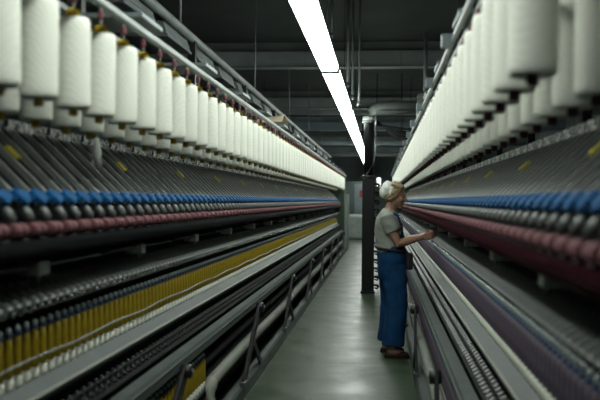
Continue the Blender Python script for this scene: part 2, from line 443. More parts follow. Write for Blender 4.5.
    b.bar((s*0.07, 0, 0.020), (-s*0.025, 0, -0.035), 0.036, 0.006, 'lappet_grey', 0.001)
    b.bar((s*0.07, -0.018, 0.026), (-s*0.025, -0.018, -0.029), 0.005, 0.018, 'lappet_grey')
    b.tube([(-s*0.02, 0.0, -0.034), (-s*0.036, 0.008, -0.040), (-s*0.042, -0.004, -0.044), (-s*0.032, -0.010, -0.044)], 0.003, 'chrome', 6)
    b.tube([(s*0.05, 0.0, -0.01), (s*0.055, 0, -0.05), (s*0.045, 0, -0.072)], 0.006, 'dull_silver', 6)
    b.tube([(s*0.045+0.018*math.cos(t*PI/4), 0.018*math.sin(t*PI/4), -0.075) for t in range(-3, 6)], 0.0035, 'chrome', 6)
    lm = b.mesh('lappet')
    b = MB()
    b.lathe([(0.020, 0), (0.020, 0.012), (0.009, 0.016), (0.009, 0.04), (0.011, 0.044), (0.004, 0.056)], 'steel_dark', 10)
    b.bar((-0.028, -0.014, 0.022), (0.028, 0.014, 0.056), 0.018, 0.006, 'peg_grey', 0.001)
    pm = b.mesh('doffing_peg')
    sp0 = 2.709 - 0.119 - 3*GA if side < 0 else 1.73
    restl = []; restp = []; sy = []
    for i in range(300):
        y = sp0 + i*GA
        if y > YEND-0.15: break
        sy.append(y)
        if i < 100:
            at(lm, 'lappet', P(0.225), y, 1.10); at(pm, 'doffing_peg', P(0.165), y, 0.645)
        else:
            restl.append((lm, (P(0.225)-x0, y-12, 1.10))); restp.append((pm, (P(0.165)-x0, y-12, 0.645)))
    stuff(link('lappet', join_mesh('lappet_rest', restl), root)); stuff(link('doffing_peg', join_mesh('peg_rest', restp), root))
    b = MB(); b.box(*X(0.142, 0.19), Y0, YEND, 0.625, 0.645, 'steel_dark'); W(b, 'peg_rail')
    # --- lifting linkage under the doffer beam
    tilt = -0.75 if side < 0 else -0.3
    b = MB()
    b.bar((0, 0, 0.0), (0, tilt, -0.455), 0.020, 0.085, 'black_paint', 0.004)
    lk = b.mesh('lift_arm')
    b = MB(); b.bar((0, tilt*0.45, -0.205), (0, 0.10, -0.455), 0.016, 0.06, 'black_paint', 0.004); sl = b.mesh('short_link')
    b = MB(); b.tube([(-s*0.035, 0, 0), (-s*0.03, 0, 0), (s*0.02, 0, 0), (s*0.025, 0, 0)], [0.028, 0.036, 0.036, 0.026], 'steel_dark', 12)
    b.tube([(-s*0.04, 0, 0), (s*0.02, 0, 0)], 0.012, 'dull_silver', 8); kn = b.mesh('pivot_knob')
    b = MB(); b.box(-0.02, 0.02, tilt-0.05, tilt+0.05, -0.48, -0.43, 'steel_grey', 0.005); ft = b.mesh('foot_bracket')
    y = (4.06 if side < 0 else 4.10) - 2.52
    while y < YEND-0.8:
        o = at(lk, 'lift_arm', P(0.002), y, 0.565)
        link('short_link', sl, o); link('pivot_knob', kn, o); link('foot_bracket', ft, o)
        y += 2.52
    # --- corrugated pale hose, pan for standing tubes
    b = MB(); pts = []; rs = []; y = Y0 if side > 0 else 4.95
    if side < 0: pts = [(P(0.052), 4.88, 0.12), (P(0.05), 4.89, 0.22), (P(0.048), 4.915, 0.29)]; rs = [0.038]*3
    while y < YEND-0.5:
        pts.append((P(0.051), y, 0.320+0.010*math.sin(y*1.3))); rs.append(0.038); y += 0.035
    b.tube(pts, rs, 'hose_pale', 10)
    for q in pts[3 if side < 0 else 0:]: b.tube([q, (q[0], q[1]+0.004, q[2]), (q[0], q[1]+0.008, q[2]), (q[0], q[1]+0.012, q[2])], [0.038, 0.0405, 0.0405, 0.038], 'hose_groove', 10, False)
    W(b, 'air_hose')
    b = MB(); b.box(*X(0.085, 0.13), Y0, YEND-0.5, 0.262, 0.284, 'steel_grey', 0.004); W(b, 'tube_conveyor')
    # --- creel hangers
    b = MB()
    b.tube([(0, 0, 0.0), (0, 0, 0.11)], 0.006, 'steel_light', 6)
    b.lathe([(0.009, 0.045), (0.0125, 0.05), (0.0125, 0.072), (0.008, 0.08)], 'hanger_pink', 10)
    hm = b.mesh('bobbin_hanger')
    rows = {}
    out0, in0 = (2.87-0.103-0.28*3, 3.01-0.12-0.28*3) if side < 0 else (2.04, 2.2-0.28*2)
    resth = []; n = 0
    for u, y00, zz, key in ((0.10 if side < 0 else 0.088, out0, 2.04 if side < 0 else 2.058, 'outer'), (0.28, in0, 2.01 if side < 0 else 2.03, 'inner')):
        rows[key] = []
        y = y00
        while y < YEND-0.2:
            rows[key].append((P(u), y, zz)); y += 0.28
    for key in ('outer', 'inner'):
        for i, (x, y, z) in enumerate(rows[key]):
            zh = z + (0.005 if key == 'outer' else 0.02)
            if (key == 'outer' and i < 78) or (key == 'inner' and i < 22): at(hm, 'bobbin_hanger', x, y, zh)
            else: resth.append((hm, (x-x0, y-12, zh)))
    stuff(link('bobbin_hanger', join_mesh('hanger_rest', resth), root))
    # --- end: green headstock and pale end post
    b = MB(); b.box(*X(0.06, 0.62), YEND, YEND+1.2, 0.0, 1.72, 'green_paint', 0.02); b.box(*X(0.1, 0.6), YEND+0.1, YEND+1.1, 1.72, 1.80, 'green_paint', 0.01)
    W(b, 'headstock')
    b = MB(); b.box(*X(-0.03, 0.075), YEND+0.3, YEND+1.25, 0.0, 1.60, 'panel_pale', 0.01); W(b, 'end_cover')
    if side > 0:
        b = MB(); b.box(-0.022, 0.022, -0.03, 0.03, 0, 0.055, 'plate_bluegrey', 0.004); rb = b.mesh('rail_bracket')
        y = 2.34
        while y < YEND: at(rb, 'rail_bracket', P(0.0), y, 2.075); y += 1.26
    return rows, sy

rowsL, spL = machine(-1)
rowsR, spR = machine(1)

# ------------------------------------------------------------------ roving bobbins
def bobbin_meshes(core, cap, H):
    R = 0.059
    b = MB()
    prof = [(0.014, 0.012), (R*0.5, 0.008), (R*0.88, 0.0), (R*0.985, 0.008), (R, 0.022)]
    for i in range(1, 12): prof.append((R*(1+0.012*math.sin(i*1.9)), 0.03+i*(H-0.055)/12))
    prof += [(R*0.985, H-0.025), (R*0.90, H-0.006), (0.03, H), (0.014, H)]
    b.lathe([(r, z-H) for r, z in prof], 'yarn_white', 20); yarn = b.mesh('roving_package')
    b = MB(); b.lathe([(0.009, -H-0.024), (0.0155, -H-0.022), (0.0155, -H+0.004), (0.013, -H+0.012), (0.013, -0.001)], core, 12); ct = b.mesh('core_tube')
    b = MB(); b.lathe([(0.020, -0.002), (0.025, 0.0), (0.025, 0.020), (0.020, 0.027), (0.006, 0.030)], cap, 12); tc = b.mesh('top_cap')
    one = join_mesh('roving_bobbin', [(yarn, (0, 0, 0)), (ct, (0, 0, 0)), (tc, (0, 0, 0))])
    return yarn, ct, tc, one
ORD = ['first', 'second', 'third', 'fourth', 'fifth', 'sixth', 'seventh', 'eighth', 'ninth', 'tenth', 'eleventh', 'twelfth']
def hang(rows, meshes, nparts, skip, edge, where):
    yarn, ct, tc, one = meshes
    for i, (x, y, z) in enumerate(rows):
        k = i - skip
        if 0 <= k < 12: lab = '%s white roving bobbin from the %s edge, in %s' % (ORD[k], edge, where)
        elif k < 0: lab = 'white roving bobbin beyond the %s edge, in %s' % (edge, where)
        else: lab = 'white roving bobbin far along %s' % where
        grp = 'roving bobbins in ' + where
        if i < nparts:
            o = thing('roving_bobbin', lab, 'bobbin', (x, y, z), grp)
            link('roving_package', yarn, o); link('core_tube', ct, o); link('top_cap', tc, o)
        else:
            o = link('roving_bobbin', one, None, (x, y, z)); tag(o, lab, 'bobbin', grp)
        o.rotation_euler = (random.uniform(-.012, .012), random.uniform(-.012, .012), random.uniform(0, 6.28))
BL = bobbin_meshes('core_yellow', 'cap_yellow', 0.315); BR = bobbin_meshes('core_brown', 'core_brown', 0.338)
hang(rowsL['outer'], BL, 40, 1, 'left', "the left machine's front creel row")
hang(rowsL['inner'], BL, 24, 0, 'left', "the left machine's back creel row")
hang(rowsR['outer'], BR, 24, 0, 'right', "the right machine's front creel row")
hang(rowsR['inner'], BR, 30, 0, 'right', "the right machine's back creel row")

# ------------------------------------------------------------------ tubes on spindles and on the conveyors
def tube_meshes(colm, tipm):
    b = MB(); b.lathe([(0.0125, 0.0), (0.0148, 0.004), (0.0142, 0.06), (0.0128, 0.10), (0.0108, 0.135)], colm, 10); body = b.mesh('yarn_tube')
    b = MB(); b.lathe([(0.0115, 0.135), (0.0125, 0.138), (0.0125, 0.150), (0.006, 0.152)], 'tip_blue', 10)
    b.lathe([(0.007, 0.152), (0.0095, 0.156), (0.009, 0.166), (0.004, 0.170)], tipm, 10); tip = b.mesh('tube_tip')
    b = MB(); b.lathe([(0.0175, -0.036), (0.0185, -0.03), (0.0175, -0.004), (0.0125, 0.0)], 'tube_base', 10); base = b.mesh('tube_base')
    one = join_mesh('yarn_tube_far', [(body, (0, 0, 0)), (tip, (0, 0, 0)), (base, (0, 0, 0))])
    return body, tip, base, one
LEFTOVER = {}
def put_tubes(spots, meshes, nparts, nmax, colour, lab, grp):
    body, tip, base, one = meshes
    for i, p in enumerate(spots):
        if i >= nmax:
            LEFTOVER.setdefault(colour, []).append((one, p)); continue
        if i < nparts:
            o = link(colour+'_yarn_tube', body, None, p); link('tube_tip', tip, o); link('tube_base', base, o)
        else:
            o = link(colour+'_yarn_tube', one, None, p)
        tag(o, lab, 'yarn tube', grp)
TY = tube_meshes('tube_yellow', 'tube_tip'); TP = tube_meshes('tube_purple', 'tube_tip')
put_tubes([(px(-1, 0.27), y, 0.816) for y in spL], TY, 90, 277, 'yellow', "yellow yarn tube upright in the row on the left machine's spindle rail", 'yellow tubes on the left spindle rail')
put_tubes([(px(1, 0.27), y, 0.816) for y in spR], TP, 90, 200, 'purple', "purple yarn tube upright in the row on the right machine's spindle rail", 'purple tubes on the right spindle rail')
put_tubes([(px(-1, 0.105), 3.42+GA*i, 0.32) for i in range(23)], TY, 23, 23, 'yellow', "yellow yarn tube low on the conveyor beneath the left machine's doffer beam", 'yellow tubes on the left conveyor')
put_tubes([(px(1, 0.107), 2.2+GA*i, 0.32) for i in range(150)], TP, 60, 100, 'purple', "purple yarn tube low on the conveyor beneath the right machine's doffer beam", 'purple tubes on the right conveyor')

for colour, lab in (('yellow', 'farthest yellow yarn tubes merging at the end of the left spindle rail'), ('purple', 'farthest purple yarn tubes merging along the far right machine')):
    if colour in LEFTOVER:
        o = stuff(link(colour+'_yarn_tubes', join_mesh(colour+'_rest', LEFTOVER[colour]), None)); tag(o, lab, 'yarn tubes')
# small loose things on the left machine
b = MB(); b.lathe([(0.004, 0.05), (0.012, 0.03), (0.02, 0.0), (0.023, -0.025), (0.016, -0.05), (0.005, -0.058)], 'roving_tuft', 10)
for k in range(5):
    a = k*1.3; b.tube([(0.01*math.cos(a), 0.01*math.sin(a), -0.03), (0.022*math.cos(a), 0.02*math.sin(a), -0.062), (0.012*math.cos(a+1), 0.02*math.sin(a+1), -0.085)], [0.006, 0.004, 0.001], 'roving_tuft', 5)
b.tube([(0, 0, 0.045), (0.004, 0, 0.085)], 0.003, 'roving_tuft', 5)
tag(b.build('roving_tuft', None, (px(-1, 0.28), 3.53, 1.655-0.02)), 'white tuft of loose roving hanging below the left bobbins', 'tuft')
b = MB(); n = 10
vs = []; 
for i in range(n+1):
    t = i/n
    vs += [(-0.16, -0.25+0.5*t, 0.0+0.05*math.sin(t*PI)), (0.16, -0.25+0.5*t, 0.012+0.09*math.sin(t*PI))]
vs2 = [(x, y, z-0.006) for x, y, z in vs]; m0 = len(vs)
fs = [[2*i, 2*i+2, 2*i+3, 2*i+1] for i in range(n)] + [[m0+2*i, m0+2*i+1, m0+2*i+3, m0+2*i+2] for i in range(n)]
fs += [[2*i, m0+2*i, m0+2*i+2, 2*i+2] for i in range(n)] + [[2*i+1, 2*i+3, m0+2*i+3, m0+2*i+1] for i in range(n)] + [[0, 1, m0+1, m0], [2*n, m0+2*n, m0+2*n+1, 2*n+1]]
b.add(vs+vs2, fs, 'cardboard')
tag(b.build('cardboard_sheet', None, (px(-1, 0.2), 8.56, 2.197)), 'curled beige cardboard sheet lying on top of the left creel', 'cardboard')

# ------------------------------------------------------------------ overhead cleaner track above the left machine
def track(side, lab):
    s = -1 if side < 0 else 1
    xc = px(side, 0.55)
    root = thing('cleaner_track', lab, 'overhead track', (xc, 12, 2.7))
    b = MB(); b.tube([(0, -11.3, 0.0), (0, 12.5, 0.0)], 0.034, 'track_grey', 10); b.build('track_rail', root)
    b = MB(); b.box(min(s*0.05, s*0.3), max(s*0.05, s*0.3), -11.3, 12.5, -0.02, 0.03, 'steel_dark'); b.build('track_channel', root)
    b = MB()
    xs = sorted((s*0.02, s*0.34))
    b.prism([(s*0.0, -0.135), (s*0.03, -0.025), (s*0.32, -0.025), (s*0.34, -0.135)], -0.37, 0.37, 'track_grey')
    b.prism([(s*-0.008, -0.138), (s*-0.004, -0.120), (s*0.01, -0.120), (s*0.01, -0.138)], -0.37, 0.37, 'steel_light')
    b.prism([(s*0.010, -0.085), (s*0.014, -0.07), (s*0.03, -0.07), (s*0.03, -0.085)], -0.37, 0.37, 'steel_light')
    tm = b.mesh('trough')
    hg = MB(); hg.tube([(s*0.12, 0, -0.02), (s*0.12, 0, CEIL-2.7)], 0.010, 'track_grey', 6); hgm = hg.mesh('hanger_rod')
    y = -9.9; i = 0
    while y < 12:
        link('trough', tm, root, (0, y, 0))
        if i % 4 == 0: link('hanger_rod', hgm, root, (0, y+0.5, 0))
        y += 1.0; i += 1
    ps = MB(); ps.box(-0.03, 0.03, -0.03, 0.03, 2.14-2.7, -0.02, 'steel_dark'); psm = ps.mesh('track_post')
    y = -10.5
    while y < 11.5: link('track_post', psm, root, (s*0.005, y, 0)); y += 2.52
    return root
track(-1, 'grey overhead cleaner track with hanging troughs above the left machine')
track(1, 'grey overhead cleaner track above the right machine, mostly hidden by bobbins')

# ------------------------------------------------------------------ lamps over the aisle
LX, LZ, LEN = -0.462, 2.55, 3.20
b = MB(); b.prism([(-0.055, 0.078), (0.055, 0.078), (0.045, 0.11), (-0.045, 0.11)], 0, LEN, 'lamp_white'); b.box(-0.085, 0.085, 0, 0.015, 0.0, 0.085, 'steel_grey'); b.box(-0.07, 0.07, LEN-0.015, LEN, 0.0, 0.085, 'steel_grey'); hous = b.mesh('lamp_housing')
b = MB(); b.prism([(-0.062, 0.0), (0.062, 0.0), (0.075, 0.018), (0.075, 0.06), (0.06, 0.078), (-0.06, 0.078), (-0.075, 0.06), (-0.075, 0.018)], 0.016, LEN-0.016, 'lamp_glow'); diff = b.mesh('diffuser')
b = MB(); b.tube([(0, 0, 0.10), (0, 0, CEIL-LZ-0.001)], 0.004, 'steel_dark', 6); wires = b.mesh('suspension_wire')
for i in range(-1, 11):
    lab = 'nearest visible fluorescent lamp over the aisle, cut by the top edge' if i == 0 else 'second visible fluorescent lamp over the aisle, just beyond the first joint' if i == 1 else 'fluorescent lamp over the aisle behind the camera' if i < 0 else 'lit fluorescent lamp farther along the line towards the black column'
    o = thing('fluorescent_lamp', lab, 'lamp', (LX, 4.12+i*(LEN+0.09), LZ), 'line of fluorescent lamps over the aisle')
    link('lamp_housing', hous, o); link('diffuser', diff, o)['label'] = 'glowing white diffuser'; 
    for yy in (0.4, LEN-0.4): link('suspension_wire', wires, o, (0, yy, 0))
# hanging conduits
for i, (x, zb) in enumerate([(-0.43, 2.86), (-0.37, 2.70), (-0.285, 2.62), (-0.635, 3.49)]):
    b = MB(); b.tube([(0, 0, 0), (0, 0, CEIL-zb)], 0.022 if i == 0 else 0.016, 'track_grey', 8)
    b.tube([(0, 0, -0.01), (0, 0, 0.04)], 0.027, 'steel_grey', 8); b.tube([(0, 0, CEIL-zb-0.03), (0, 0, CEIL-zb)], 0.04, 'steel_grey', 8)
    tag(b.build('hanging_conduit', None, (x, 10.5, zb)),
        ['thickest grey conduit hanging from the ceiling right of the lamps', 'middle of three thin grey conduits hanging from the ceiling',
         'grey ceiling conduit hanging nearest the black column', 'short grey ceiling conduit left of the other three'][i], 'conduit', 'hanging conduits')

# ------------------------------------------------------------------ black column with duct
cr = thing('ventilation_column', 'black ventilation column standing in the aisle behind the woman', 'column', (-0.193, 12.9, 0))
b = MB(); b.box(-0.095, 0.095, -0.095, 0.095, 0, 1.77, 'black_paint', 0.012); b.box(-0.11, 0.11, -0.11, 0.11, 0, 0.03, 'black_paint', 0.005); b.build('post', cr)
b = MB(); b.lathe([(0.11, 1.77), (0.12, 1.775), (0.12, 1.80), (0.085, 1.81)], 'steel_dark', 20); b.build('flange', cr)
b = MB(); b.lathe([(0.075, 1.80), (0.075, 2.60), (0.077, 2.605), (0.077, 2.65), (0.075, 2.66), (0.075, 2.70)], 'black_paint', 20); b.build('pipe', cr)
b = MB(); pts = [(0, 0, 2.62), (0, 0, 2.70), (0.03, 0, 2.79), (0.10, 0, 2.84), (0.2, 0, 2.855), (0.75, 0, 2.86)]
b.tube(pts, 0.10, 'duct_grey', 16); b.tube([(0.0, 0, 2.62), (0.0, 0, 2.65)], 0.108, 'track_grey', 16); b.build('elbow_duct', cr)
b = MB(); b.tube([(0.10, -0.1, 2.40), (0.10, -0.1, 2.72), (0.115, -0.1, 2.775), (0.17, -0.1, 2.80), (0.72, -0.1, 2.81)], 0.014, 'dull_silver', 8); b.build('conduit', cr)
b = MB(); b.tube([(0.10, -0.09, 2.42), (0.10, -0.11, 2.15), (0.07, -0.12, 1.98), (-0.02, -0.12, 1.84), (-0.05, -0.10, 1.80)], 0.010, 'dull_silver', 6); b.build('cable', cr)
b = MB(); b.tube([(0.08, 0, 0), (0.15, 0, -0.005), (0.165, 0, -0.03), (0.15, 0, -0.055), (0.10, 0, -0.04)], [0.016, 0.022, 0.022, 0.016, 0.008], 'black_paint', 8); rm = b.mesh('hook')
for k in range(13): link('hook', rm, cr, (0, 0, 0.12+0.13*k))
b = MB(); b.box(-0.12, 0.12, -0.12, 0.12, 0, 0.34, 'duct_grey', 0.01); b.box(-0.125, 0.125, -0.125, 0.125, 0.30, 0.32, 'track_grey'); b.tube([(0, 0, 0.34), (0, 0, CEIL-2.72)], 0.03, 'track_grey', 8)
tag(b.build('duct_box', None, (0.66, 12.9, 2.72)), 'grey duct box at the right end of the elbow duct', 'duct box')
b = MB()
for k in range(5):
    a = k*0.5; b.tube([(-0.3, 0, 0.02*k), (0.0, 0.05*k, 0.08+0.03*k), (0.35, 0.05, 0.05-0.05*k), (0.62, 0.0, -0.05*k), (0.8, 0, 0.04-0.03*k)], 0.02, 'steel_dark', 6)
b.tube([(0, 0, 0.1), (0, 0, 1.13)], 0.012, 'steel_dark', 6); b.tube([(0.5, 0, -0.05), (0.5, 0, 1.13)], 0.012, 'steel_dark', 6)
tag(b.build('cable_bundle', None, (-0.1, 17.0, CEIL-1.13)), 'dark bundle of cables drooping from the ceiling behind the column', 'cables')

# ------------------------------------------------------------------ far end of the hall
b = MB(); bm = bmesh.new(); bmesh.ops.create_cube(bm, size=1); bmesh.ops.subdivide_edges(bm, edges=bm.edges[:], cuts=7, use_grid_fill=True)
for v in bm.verts:
    v.co = Vector((v.co.x*0.86, v.co.y*0.8, (v.co.z+0.5)*0.90)); nz = noise.noise(v.co*6)*0.03
    if v.co.z > 0.02: v.co += Vector((v.co.x, v.co.y, 0)).normalized()*nz if Vector((v.co.x, v.co.y, 0)).length > 0.01 else Vector()
b._bm(bm, 'bale_film', None, True)
tag(b.build('wrapped_bale', None, (-0.98, 30.7, 0)), 'pale plastic-wrapped bale on the floor at the far end of the aisle', 'bale')
cb = thing('control_cabinet', 'grey control cabinet with red panel behind the wrapped bale', 'cabinet', (-1.25, 35.0, 0))
b = MB(); b.box(-0.7, 0.55, -0.4, 0.4, 0, 2.2, 'wall_dark', 0.02); b.build('cabinet_body', cb)
b = MB(); b.box(0.15, 0.5, -0.43, -0.39, 0.3, 2.1, 'beam_blue', 0.008); b.build('cabinet_door', cb)
b = MB(); b.box(0.36, 0.56, -0.46, -0.42, 1.55, 1.85, 'red_paint', 0.005); b.build('warning_panel', cb)['label'] = 'small red panel'
wl = thing('wall_lamp', 'small lit lamp on the far wall right of the black column', 'lamp', (-0.12, RY1-0.03, 2.35))
b = MB(); b.box(-0.10, 0.10, -0.04, 0.0, -0.24, 0.24, 'lamp_white', 0.01); b.build('lamp_housing', wl)
b = MB(); b.box(-0.08, 0.08, -0.07, -0.04, -0.21, 0.21, 'far_glow', 0.01); b.build('diffuser', wl)

# ------------------------------------------------------------------ the woman
def blob(bm, c, r, rot=None, seg=20):
    m = Matrix.Translation(Vector(c)) @ (rot.to_matrix().to_4x4() if rot else Matrix()) @ Matrix.Diagonal((r[0], r[1], r[2], 1))
    bmesh.ops.create_uvsphere(bm, u_segments=seg, v_segments=seg//2+2, radius=1, matrix=m)
def loft(bm, rings, n=18):
    """rings: (centre, (ra, rb), axis_a) closed elliptical loft; axis a = x-ish, b = y-ish"""
    pts = [Vector(r[0]) for r in rings]; prev = None; rr = []
    for i, (c, rad) in enumerate(rings):
        t = (pts[min(i+1, len(pts)-1)] - pts[max(i-1, 0)]).normalized()
        b_ = Vector((0, 1, 0)) - t*t.y; b_.normalize(); a = b_.cross(t).normalized()
        rr.append([bm.verts.new(Vector(c) + a*rad[0]*math.cos(2*PI*k/n) + b_*rad[1]*math.sin(2*PI*k/n)) for k in range(n)])
    for i in range(len(rr)-1):
        for k in range(n): bm.faces.new([rr[i][k], rr[i][(k+1) % n], rr[i+1][(k+1) % n], rr[i+1][k]])
    bm.faces.new(rr[0][::-1]); bm.faces.new(rr[-1])
def chain(bm, pts, rads, n=10):
    """round limb with ball ends, any direction"""
    pts = [Vector(p) for p in pts]; rr = []
    for i, p in enumerate(pts):
        t = (pts[min(i+1, len(pts)-1)] - pts[max(i-1, 0)]).normalized()
        ref = Vector((0, 1, 0)) if abs(t.y) < 0.9 else Vector((1, 0, 0))
        a = t.cross(ref).normalized(); b_ = t.cross(a)
        rr.append([bm.verts.new(p + (a*math.cos(2*PI*k/n) + b_*math.sin(2*PI*k/n))*rads[i]) for k in range(n)])
    for i in range(len(rr)-1):
        for k in range(n): bm.faces.new([rr[i][k], rr[i][(k+1) % n], rr[i+1][(k+1) % n], rr[i+1][k]])
    bm.faces.new(rr[0][::-1]); bm.faces.new(rr[-1])
    blob(bm, pts[0], (rads[0],)*3, seg=10); blob(bm, pts[-1], (rads[-1],)*3, seg=10)
def fuse(bm, name, m, voxel, parent, smooth=4, disp=None):
    """weld overlapping shells into one continuous skin"""
    bmesh.ops.recalc_face_normals(bm, faces=bm.faces)
    me = bpy.data.meshes.new(name+'_raw'); bm.to_mesh(me); bm.free()
    o = bpy.data.objects.new(name+'_raw', me); COL.objects.link(o)
    md = o.modifiers.new('r', 'REMESH'); md.mode = 'VOXEL'; md.voxel_size = voxel
    if smooth:
        ms = o.modifiers.new('s', 'SMOOTH'); ms.iterations = smooth; ms.factor = 0.5
    dg = bpy.context.evaluated_depsgraph_get(); dg.update()
    me2 = bpy.data.meshes.new_from_object(o.evaluated_get(dg)); me2.name = name
    bpy.data.objects.remove(o); bpy.data.meshes.remove(me)
    if disp:
        for v in me2.vertices: v.co = v.co + Vector(v.normal) * disp(v.co)
    me2.materials.clear(); me2.materials.append(MATS[m])
    for p in me2.polygons: p.use_smooth = True; p.material_index = 0
    return link(name, me2, parent)

W0 = Vector((0.018, 7.70, 0.0))
wm = thing('person', 'woman in grey shirt, blue bib overalls and white cap reaching to the right machine', 'person', W0)
# local coordinates: +x forward (towards the machine), -y towards the camera
SHn, SHf = Vector((0.035, -0.165, 1.275)), Vector((0.075, 0.165, 1.275))
ELn, WRn = Vector((0.135, -0.175, 1.035)), Vector((0.352, -0.09, 1.092))
ELf, WRf = Vector((0.19, 0.20, 1.04)), Vector((0.375, 0.07, 1.10))
HD = Vector((0.115, 0.0, 1.475))
rotH = Matrix.Rotation(0.22, 3, 'Y').to_quaternion()        # chin down
def hp(x, y, z): return HD + rotH @ Vector((x, y, z))
bm = bmesh.new()
# torso, neck
loft(bm, [((0.085, 0, 0.82), (0.10, 0.155)), ((0.08, 0, 0.92), (0.105, 0.165)), ((0.07, 0, 1.0), (0.09, 0.14)), ((0.06, 0, 1.10), (0.095, 0.14)),
          ((0.05, 0, 1.20), (0.10, 0.16)), ((0.048, 0, 1.27), (0.085, 0.165)), ((0.055, 0, 1.315), (0.055, 0.09)), ((0.068, 0, 1.345), (0.05, 0.052)), ((0.085, 0, 1.40), (0.049, 0.049)), ((0.10, 0, 1.44), (0.05, 0.05))])
# head
blob(bm, hp(-0.008, 0, 0.022), (0.093, 0.074, 0.088), rotH)
blob(bm, hp(0.028, 0, -0.045), (0.058, 0.056, 0.065), rotH)
blob(bm, hp(0.062, 0, -0.088), (0.024, 0.028, 0.022), rotH)
chain(bm, [hp(0.082, 0, 0.012), hp(0.096, 0, -0.012), hp(0.106, 0, -0.03)], [0.009, 0.011, 0.012], 8)
for yy in (-0.011, 0.011): blob(bm, hp(0.094, yy, -0.034), (0.010, 0.008, 0.008), rotH, 8)
for yy in (-1, 1):
    blob(bm, hp(0.070, yy*0.034, 0.022), (0.016, 0.026, 0.009), rotH, 10)
    blob(bm, hp(0.052, yy*0.042, -0.028), (0.025, 0.022, 0.022), rotH, 10)
    blob(bm, hp(-0.005, yy*0.075, -0.012), (0.018, 0.010, 0.030), rotH, 10)
    blob(bm, hp(-0.002, yy*0.080, -0.006), (0.014, 0.008, 0.020), rotH, 10)
blob(bm, hp(0.080, 0, -0.058), (0.013, 0.022, 0.007), rotH, 10); blob(bm, hp(0.077, 0, -0.068), (0.013, 0.019, 0.008), rotH, 10)
# arms
for sh, el, wr in ((SHn, ELn, WRn), (SHf, ELf, WRf)):
    chain(bm, [sh, sh.lerp(el, 0.35), sh.lerp(el, 0.8), el, el.lerp(wr, 0.3), el.lerp(wr, 0.75), wr], [0.05, 0.047, 0.040, 0.038, 0.039, 0.029, 0.023], 14)
# legs and feet
LGn = [Vector((0.10, -0.09, 0.85)), Vector((0.135, -0.10, 0.47)), Vector((0.095, -0.105, 0.09))]
LGf = [Vector((0.075, 0.09, 0.85)), Vector((0.085, 0.12, 0.47)), Vector((0.055, 0.15, 0.09))]
for h, k, a in (LGn, LGf):
    chain(bm, [h, h.lerp(k, 0.5), k, k.lerp(a, 0.3), k.lerp(a, 0.8), a], [0.085, 0.072, 0.055, 0.056, 0.038, 0.035], 14)
    chain(bm, [a+Vector((-0.025, 0, -0.04)), a+Vector((0.05, -0.002, -0.04)), a+Vector((0.11, -0.004, -0.058)), a+Vector((0.138, -0.004, -0.065))], [0.030, 0.034, 0.026, 0.018], 12)
# hands: palm, four curled fingers and thumb each
def hand(wr, dirv, side, hold):
    dirv = dirv.normalized(); up = Vector((0, 0, 1)); up = (up - dirv*up.dot(dirv)).normalized(); lat = dirv.cross(up)*side
    pc = wr + dirv*0.05
    loft_pts = [wr, wr+dirv*0.03, wr+dirv*0.065, wr+dirv*0.09]
    for off in (-0.024, -0.008, 0.008, 0.024):
        chain(bm, [wr+up*off*0.5, wr+dirv*0.045+up*off*0.9, wr+dirv*0.088+up*off], [0.015, 0.0155, 0.0115], 8)
    for i, (off, ln) in enumerate(((0.026, 0.072), (0.009, 0.080), (-0.008, 0.074), (-0.025, 0.058))):
        b0 = wr+dirv*0.086+up*off; c1 = 0.25+0.15*i if hold else 0.4
        d1 = (dirv*math.cos(c1)+lat*math.sin(c1)-up*0.15).normalized(); d2 = (dirv*math.cos(c1+0.75)+lat*math.sin(c1+0.75)-up*0.25).normalized(); d3 = (dirv*math.cos(c1+1.3)+lat*math.sin(c1+1.3)-up*0.3).normalized()
        p1 = b0+d1*ln*0.45; p2 = p1+d2*ln*0.32; p3 = p2+d3*ln*0.23
        chain(bm, [b0, p1, p2, p3], [0.0095, 0.0088, 0.008, 0.0068], 8)
    t0 = wr+dirv*0.03+up*0.022; t1 = t0+(dirv*0.55+up*0.55+lat*0.5).normalized()*0.036; t2 = t1+(dirv*0.85+lat*0.5-up*0.05).normalized()*0.032; t3 = t2+(dirv*0.8+lat*0.45-up*0.3).normalized()*0.022
    chain(bm, [t0, t1, t2, t3], [0.013, 0.0105, 0.009, 0.0075], 8)
    return t3
tipn = hand(WRn, Vector((0.90, 0.18, 0.22)), -1, True)
tipf = hand(WRf, Vector((0.85, -0.25, 0.10)), 1, True)
fuse(bm, 'body', 'skin', 0.0052, wm, 3)
# eyes and lips
for yy in (-1, 1):
    bm = bmesh.new(); blob(bm, hp(0.0735, yy*0.032, 0.006), (0.007, 0.010, 0.005), rotH, 12)
    me = bpy.data.meshes.new('eye'); bm.to_mesh(me); bm.free(); me.materials.append(MATS['eye_white']); o = link('eye', me, wm)
    bm = bmesh.new(); blob(bm, hp(0.0785, yy*0.032, 0.005), (0.003, 0.005, 0.0045), rotH, 10)
    me = bpy.data.meshes.new('iris'); bm.to_mesh(me); bm.free(); me.materials.append(MATS['sole_dark']); link('iris', me, o)
bm = bmesh.new(); blob(bm, hp(0.0885, 0, -0.059), (0.007, 0.019, 0.0045), rotH, 12); blob(bm, hp(0.086, 0, -0.067), (0.007, 0.017, 0.005), rotH, 12)
me = bpy.data.meshes.new('lips'); bm.to_mesh(me); bm.free(); me.materials.append(MATS['lips']); link('lips', me, wm)
